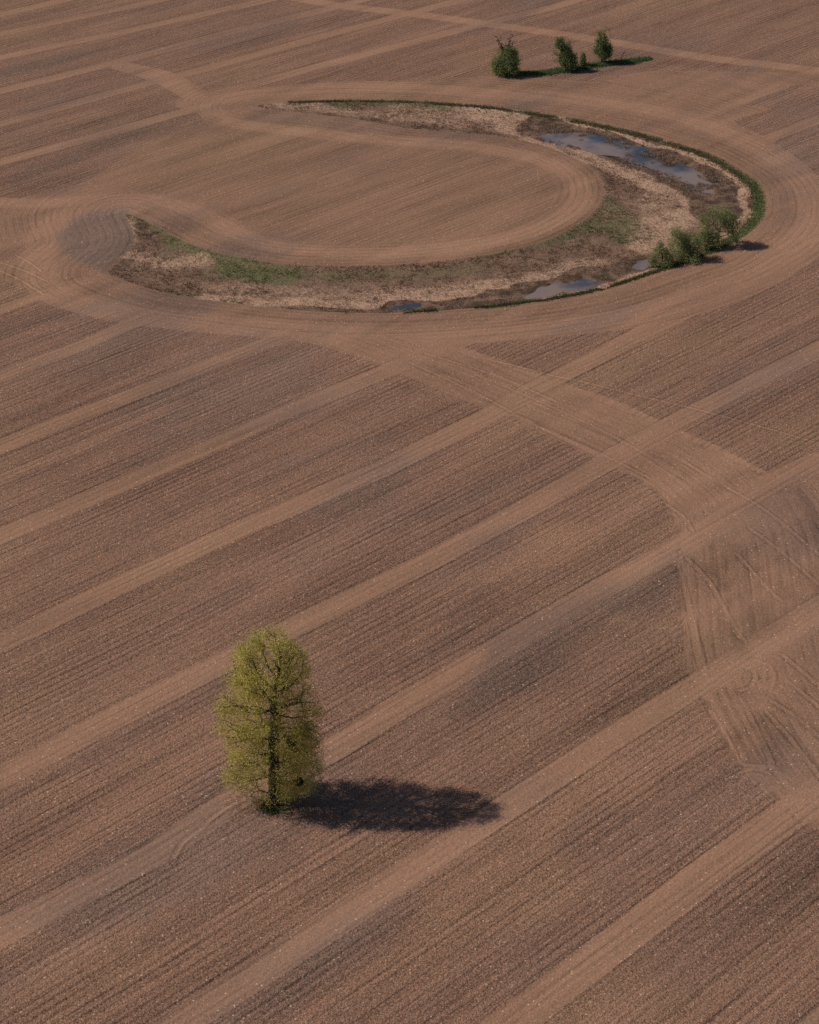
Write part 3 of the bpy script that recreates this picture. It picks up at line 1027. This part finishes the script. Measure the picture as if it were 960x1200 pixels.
def plant(name, loc, label, cat, nodes, par, leafmat, bark, r_tip, r_base, nleaf, spread, size, seed,
          limb_r=.06, expo=2.2, group=None, sides=6, droop=0.0, tipfilter=None, leaf_up=1, gap=-.5, thin_k=2.6, env=None, clump_share=.12, clump_r=.36, clear=0, bough=1.0, reach=.75, cfrac=.55):
    rng = np.random.default_rng(seed)
    n = len(nodes)
    r, kids = radii(par, r_tip, expo, n, r_base)
    r = np.where(r > r_tip * 2.2, r * bough, r)
    root = empty_thing(name, loc, label, cat, group)
    # follow the thickest line up: that is the trunk
    ch = {}
    for i, p in enumerate(par):
        ch.setdefault(int(p), []).append(i)
    trunk = [0]
    cur = 0
    while ch.get(cur):
        cur = max(ch[cur], key=lambda j: r[j])
        if r[cur] < limb_r:
            break
        trunk.append(cur)
    ts = set(trunk)
    # root flare
    rt = r.copy()
    z0 = nodes[0][2]
    for i in trunk:
        hz = nodes[i][2] - z0
        rt[i] *= 1 + 0.55 * math.exp(-hz / 0.5)
    V, Fc = tubes(nodes, par, rt, trunk, 9)
    link_mesh('trunk', V, Fc, 4, bark, root)
    # limbs: every bough that leaves the trunk is a part of its own and carries its twigs
    loose = []
    limb_n = 0
    for t in trunk:
        for c0 in ch.get(t, []):
            if c0 in ts:
                continue
            stack = [c0]; br = []
            while stack:
                k = stack.pop()
                br.append(k)
                stack += ch.get(k, [])
            if len(br) > 5 and limb_n < 90:
                V, Fc = tubes(nodes, par, r, br, sides - 1)
                link_mesh('limb', V, Fc, 4, bark, root)
                limb_n += 1
            else:
                loose += br
    thin = np.where((r < r_tip * thin_k))[0]
    if tipfilter is not None:
        thin = np.array([i for i in thin if tipfilter(nodes[i])])
    if env is not None:
        tree_kd = KDTree(n)
        for i in range(n):
            tree_kd.insert(nodes[i], i)
        tree_kd.balance()
        e2 = np.array([p for p in env if tree_kd.find(p)[2] < reach])
        nc = max(8, int(len(e2) * clump_share))
        cl = e2[rng.choice(len(e2), nc, replace=False)]
        V1, _, t1 = leaves(cl, int(nleaf * cfrac), clump_r, size, rng, droop=droop)
        ci = rng.integers(0, 1, 1)
        V2_, _, t2 = leaves(e2, int(nleaf * (.8 - cfrac)), spread * 1.2, size, rng, droop=droop)
        V3_, _, t3 = leaves(nodes[thin], int(nleaf * .20), spread, size, rng, droop=droop)
        V = np.vstack([V1, V2_, V3_]); tint = np.r_[t1, t2, t3]
        if clear:
            # the boughs are bare near the trunk, so it shows through from the open side
            cc = V.reshape(-1, 4, 3).mean(1)
            dd = np.abs(cc[:, 0] - np.interp(cc[:, 2], nodes[trunk][:, 2], nodes[trunk][:, 0]))
            pdrop = np.where((dd < clear) & (cc[:, 1] < 1.2), np.interp(cc[:, 2], [0, 1.5, 11, 14], [.95, .8, .5, 0]), 0)
            kp = rng.random(len(cc)) > pdrop
            V = V.reshape(-1, 4, 3)[kp].reshape(-1, 3); tint = tint[kp]
    else:
        V, Fc, tint = leaves(nodes[thin], nleaf, spread, size, rng, droop=droop)
    # local density clumps: thin the leaves by a coarse noise so that gaps show
    cc = V.reshape(-1, 4, 3).mean(1)
    nn = fbm(cc[:, 0] + cc[:, 2] * .7, cc[:, 1] - cc[:, 2] * .5, 1.6, 3, seed)
    ok = (nn > gap) & (cc[:, 2] > 0.15)
    tint = (tint * .7 + .3 * (nn * .5 + .5)).clip(0, 1)
    V = V.reshape(-1, 4, 3)[ok].reshape(-1, 3)
    nl = len(V) // 4
    Fl = np.arange(len(V)).reshape(-1, 4)
    tt_ = tint[ok]
    if loose:
        V2, F2 = tubes(nodes, par, r, loose, 4)
        Fl = np.vstack([Fl, F2 + len(V)])
        V = np.vstack([V, V2])
        tt_ = np.r_[tt_, np.full(len(F2), .5)]
    o = link_mesh('crown', V, Fl, 4, leafmat, root, attrs={'tint': tt_}, smooth_=False)
    if loose:
        o.data.materials.append(bark)
        o.data.polygons.foreach_set('material_index', np.r_[np.zeros(nl), np.ones(len(F2))].astype(np.int32))
    return root, r

# ---- the lone tree
LEAF_SPRING = leaf_material('spring_leaves', (0.300, 0.255, 0.065), (0.680, 0.580, 0.150), 0.4)
LEAF_DARK = leaf_material('dark_leaves', (0.085, 0.112, 0.044), (0.225, 0.265, 0.095), 0.35)
LEAF_WILLOW = leaf_material('willow_leaves', (0.120, 0.146, 0.064), (0.300, 0.330, 0.130), 0.4)
LEAF_POND = leaf_material('grey_green_leaves', (0.150, 0.170, 0.078), (0.370, 0.385, 0.160), 0.45)
LEAF_MISTLE = leaf_material('mistletoe_leaves', (0.012, 0.018, 0.008), (0.028, 0.038, 0.016), 0.1)

TX, TY = U(322, 940)
mp = m_per_px(322, 940)
TH = hgt(322, 940, 186)
PROF = [(.045,-.0,.0),(.055,-32,26),(.10,-44,40),(.15,-51,47),(.25,-57,52),(.35,-60,52),(.45,-67,60),(.55,-66,60),(.65,-60,52),(.72,-52,44),(.80,-45,46),(.88,-38,44),(.94,-30,32),(.99,-18,18)]
ph = [p[0] for p in PROF]; pl = [-p[1] * mp for p in PROF]; pr = [p[2] * mp for p in PROF]
rng = np.random.default_rng(3)
env = []
while len(env) < 4600:
    h = rng.uniform(.06, 1.0); a = rng.uniform(0, 2 * math.pi); k = math.sqrt(rng.random())
    L = np.interp(h, ph, pl); Rr = np.interp(h, ph, pr)
    c = math.cos(a)
    rad = L * max(-c, 0) ** 2 + Rr * max(c, 0) ** 2 + (L + Rr) / 2 * (1 - c * c)
    rad *= .84 + .32 * float(vnoise(np.array([a * 1.1 + 9]), np.array([h * 8.5 + 2.4]))[0])
    if rng.random() < (rad / 6.0) + .25:
        px = math.cos(a) * rad * k; py = math.sin(a) * rad * k * .78; pz = h * TH
        if vnoise(np.array([px * .70 + 31 + pz * .25]), np.array([pz * .70 + py * .5 + 8]))[0] > .22 and (k > .5 or rng.random() < .3):
            env.append((px, py, pz))
env = np.array(env)
nodes, par = grow(env, (0, 0, -.1), (0.25, 0, TH * .60), .30, 3.4, .50, 160, .16, 5)
tree, rr_ = plant('lone_tree', (TX, TY, 0), 'tall yellow-green tree in fresh leaf standing alone in the foreground of the ploughed field', 'tree',
     nodes, par, LEAF_SPRING, BARK, .017, .42, 122000, .22, .10, 21, limb_r=.07, sides=6, gap=-.55, thin_k=1.7, env=env, bough=1.25, reach=1.3, clump_share=.075, clump_r=.33, clear=.24, cfrac=.66)

def twig_ball(name, loc, rad, label, seed):
    rng = np.random.default_rng(seed)
    V = []; Fc = []; tint = []
    n = 1500
    d = rng.normal(0, 1, (n, 3)); d /= np.linalg.norm(d, axis=1, keepdims=True)
    c = d * (rng.random((n, 1)) ** .45) * rad * rng.uniform(.85, 1.1, (n, 1))
    a = d + rng.normal(0, .5, (n, 3)); a /= np.linalg.norm(a, axis=1, keepdims=True)
    b = np.cross(a, rng.normal(0, 1, (n, 3))); b /= np.linalg.norm(b, axis=1, keepdims=True)
    V = np.stack([c - a * .1, c + b * .03, c + a * .1, c - b * .03], 1).reshape(-1, 3)
    o = link_mesh(name, V, np.arange(n * 4).reshape(-1, 4), 4, LEAF_MISTLE, attrs={'tint': rng.random(n)}, smooth_=False)
    o.location = loc
    o['label'] = label
    o['category'] = 'mistletoe'
    o['group'] = 'mistletoe balls in the lone tree'
    return o
def in_tree(px, py, dy):                    # world point in the tree seen at px, py, dy metres off the trunk plane
    hz = hgt(322, 940, 940 - py)
    return (TX + (px - 322) * mp * .98, TY + dy, hz - dy * .81)
twig_ball('mistletoe', in_tree(354, 917, -2.0), .34, 'round dark mistletoe ball hanging lowest on the right of the lone tree', 1)
twig_ball('mistletoe', in_tree(345, 872, -.6), .42, 'dark mistletoe clump beside the trunk halfway up the lone tree', 2)

# ---- shrubs and trees further off
def lobes(specs, n, seed, hollow_k=.25):
    """specs: (cx, cy, cz, rx, ry, rz) ellipsoids"""
    rng = np.random.default_rng(seed)
    vol = np.array([s[3] * s[4] * s[5] for s in specs]); vol /= vol.sum()
    out = []
    while len(out) < n:
        s = specs[rng.choice(len(specs), p=vol)]
        d = rng.normal(0, 1, 3); d /= np.linalg.norm(d)
        k = rng.random() ** (1 / 3)
        if k < hollow_k: continue
        p = np.array(s[:3]) + d * k * np.array(s[3:])
        if p[2] > .3: out.append(p)
    return np.array(out)

def at(px, py):
    x, y = U(px, py)
    return (x, y, float(relief(np.array([x]), np.array([y]))[0]))

def mk(px, py, wpx, hpx):
    m = m_per_px(px, py)
    return at(px, py), wpx * m, hgt(px, py, hpx)

FAR = 'trees on the far grass island'
# round willow with dead branches
loc, W, T = mk(593, 88, 34, 43)
B = T * .82
sp = [(0, 0, B * .55, W * .42, W * .42, B * .45), (-W * .22, 0, B * .3, W * .34, W * .34, B * .3), (W * .2, .3, B * .45, W * .3, W * .3, B * .42), (0, -.3, B * .25, W * .42, W * .4, B * .25), (-W*.42, 0, B*.16, W*.16, W*.2, B*.15)]
nd, pa = grow(EV := lobes(sp, 800, 4), (0.2, 0, -.1), (0.2, 0, B * .35), .3, 3, .6, 80, .15, 8)
wt, _ = plant('willow', loc, 'broad round willow with bare dead branches sticking out of its top, leftmost far tree', 'tree', nd, pa, LEAF_WILLOW, BARK, .02, .3, 22000, .28, .17, 5, limb_r=.09, group=FAR, droop=.25, env=EV, clump_share=.10, clump_r=.28)
rng = np.random.default_rng(9)
for bx, by_, top, kx in ((-.5, 0, 1.16, -1.4), (.6, 0, 1.2, .1), (-1.0, .2, 1.02, -1.0), (1.0, -.2, 1.06, .5), (.2, .3, 1.1, .5)):
    N_ = []; Pn = []
    p = np.array([bx * .6, by_, B * .72]); N_.append(p); Pn.append(-1)
    tip = np.array([bx * .6 + kx * .9, by_, B * 1.02 * top])
    k = 9
    for i in range(1, k + 1):
        q_ = p + (tip - p) * i / k + rng.normal(0, .07, 3)
        N_.append(q_); Pn.append(len(N_) - 2 if i > 1 else 0)
    main = len(N_)
    for j in range(3, main):
        if rng.random() < .75:
            b0 = j
            for s in range(3):
                N_.append(N_[b0 if s == 0 else -1] + np.array([rng.normal(0, .22), rng.normal(0, .22), .17]))
                Pn.append(b0 if s == 0 else len(N_) - 2)
    rr = np.array([0.13 * (1 - .75 * min(i, k) / k) if i < main else .05 for i in range(len(N_))])
    V, Fc = tubes(np.array(N_), np.array(Pn), rr, range(1, len(N_)), 5)
    link_mesh('dead_branch', V, Fc, 4, BARK2, wt)

# leaning middle tree
loc, W, T = mk(662, 83, 27, 38)
sp = [(-W * .22, 0, T * .80, W * .20, W * .22, T * .20), (-W * .02, 0, T * .55, W * .26, W * .28, T * .26), (W * .12, 0, T * .32, W * .40, W * .40, T * .22), (W * .2, 0, T * .16, W * .34, W * .34, T * .14), (-W*.42, 0, T*.5, W*.14, W*.12, T*.06), (W*.08, 0, T*.82, W*.09, W*.1, T*.15), (-W*.34, 0, T*.9, W*.09, W*.09, T*.10), (W*.36, 0, T*.52, W*.14, W*.12, T*.06), (W*.5, 0, T*.3, W*.1, W*.12, T*.05), (-W*.38, 0, T*.28, W*.12, W*.12, T*.05)]
nd, pa = grow(EV := lobes(sp, 700, 14), (0.3, 0, -.1), (-.2, 0, T * .55), .3, 3, .55, 80, .15, 9)
plant('field_tree', loc, 'ragged dark green tree leaning left, second from the left on the far grass island', 'tree', nd, pa, LEAF_DARK, BARK, .02, .22, 13500, .2, .17, 6, limb_r=.07, group=FAR, env=EV, clump_share=.10, clump_r=.28)

# little shrub
loc, W, T = mk(683, 78, 8, 17)
sp = [(0, 0, T * .6, W * .35, W * .35, T * .38), (0, 0, T * .3, W * .45, W * .45, T * .28)]
nd, pa = grow(EV := lobes(sp, 220, 24), (0, 0, -.05), (0, 0, T * .4), .22, 2, .4, 60, .15, 9)
plant('shrub', loc, 'small narrow green shrub between the leaning tree and the upright tree far off', 'shrub', nd, pa, LEAF_WILLOW, BARK, .014, .07, 4200, .18, .16, 7, limb_r=.03, group=FAR, gap=-3)

# upright flame-shaped tree
loc, W, T = mk(707, 74, 24, 39)
sp = [(0, 0, T * .30, W * .30, W * .30, T * .13), (0, 0, T * .48, W * .20, W * .22, T * .25)]
for kx, ky, top in ((-.36, 0, .74), (-.20, .18, .90), (-.03, -.1, .93), (.10, .1, 1.02), (.28, 0, .86), (.40, .05, .60), (-.42, .1, .52), (.2, -.2, .72), (-.18, -.22, .70)):
    for q_ in (.45, .72, 1.0):      # upright plumes leaning out from the stem
        sp.append((W * kx * q_ ** .5, W * ky * q_ ** .5, T * (.20 + (top - .28) * q_), W * (.12 - .045 * q_), W * (.12 - .045 * q_), T * .11))
nd, pa = grow(EV := lobes(sp, 800, 34), (0, 0, -.1), (0, 0, T * .3), .3, 3, .5, 80, .1, 9)
plant('field_tree', loc, 'upright flame shaped dark green tree on a short trunk, rightmost on the far island', 'tree', nd, pa, LEAF_DARK, BARK, .02, .26, 17000, .17, .17, 8, limb_r=.07, group=FAR, env=EV, clump_share=.10, clump_r=.28)

# thin dead sapling
loc, W, T = mk(727, 69.5, 3, 9)
nn_ = [np.array([0, 0, -.05])]
pp = [-1]
for i in range(1, 9):
    nn_.append(np.array([.08 * i + rng.normal(0, .03), 0, T * i / 8])); pp.append(i - 1)
for j in (4, 5, 6, 7):
    nn_.append(nn_[j] + np.array([rng.normal(0, .2), rng.normal(0, .2), .25])); pp.append(j)
V, Fc = tubes(np.array(nn_), np.array(pp), np.array([.07 - .005 * min(i, 9) for i in range(len(nn_))]), range(1, len(nn_)), 5)
rt = empty_thing('sapling', loc, 'thin bare sapling stick in the grass right of the upright far tree', 'sapling', FAR)
link_mesh('stem', V, Fc, 4, BARK, rt)

# ---- the willows by the pond
PG = 'bushes beside the pond'
def bush(px, py, wpx, hpx, specs, label, seed, nleaf, name='bush', cat='bush', base=.16, npt=700, mat=LEAF_POND, tt=.3, leafs=.15):
    loc, W, T = mk(px, py, wpx, hpx)
    W *= 1.08
    sp = [(s[0] * W, s[1] * W, s[2] * T, s[3] * W, s[4] * W, s[5] * T) for s in specs]
    nd, pa = grow(EV := lobes(sp, npt, seed), (0, 0, -.1), (0, 0, T * tt), .26, 3, .5, 80, .18, seed)
    return plant(name, loc, label, cat, nd, pa, mat, BARK2, .016, base, nleaf, .2, leafs, seed, limb_r=.045, group=PG, gap=-.42, env=EV, clump_share=.05, clump_r=.32)
bush(776, 309, 27, 27, [(0, 0, .68, .42, .42, .30), (-.25, 0, .35, .27, .3, .3), (.25, 0, .4, .3, .3, .3), (0, -.15, .2, .48, .4, .2), (-.3, -.1, .14, .25, .3, .16)],
     'low round grey-green bush at the water end, leftmost of the pond bushes', 41, 8500, base=.13)
bush(802, 303, 38, 38, [(-.22, 0, .80, .24, .26, .20), (.15, 0, .52, .36, .34, .30), (-.2, .1, .45, .28, .3, .28), (.1, 0, .25, .34, .34, .2), (0, -.15, .14, .46, .36, .15), (.3, -.1, .2, .2, .25, .18)],
     'taller two humped grey-green bush, second from the left at the pond', 42, 13000, base=.18, npt=850)
bush(827, 292, 18, 24, [(0, 0, .65, .45, .45, .32), (.1, 0, .35, .35, .35, .25)],
     'narrow pale bush tucked between the two humped bush and the open pond tree', 43, 4200, base=.09, npt=350)
bush(841, 288, 46, 46, [(.08, 0, .75, .30, .30, .18), (-.30, 0, .62, .17, .2, .12), (.26, 0, .55, .24, .28, .18), (-.02, .1, .55, .24, .24, .15), (.15, 0, .35, .3, .3, .12), (-.12, 0, .9, .16, .16, .10), (-.42, 0, .7, .1, .12, .08), (-.1, -.1, .22, .22, .25, .12), (.3, -.1, .18, .2, .2, .12)],
     'open crowned tree with gaps and bare limbs, rightmost and tallest beside the pond', 44, 14500, name='pond_tree', cat='tree', base=.2, npt=1000, tt=.35)
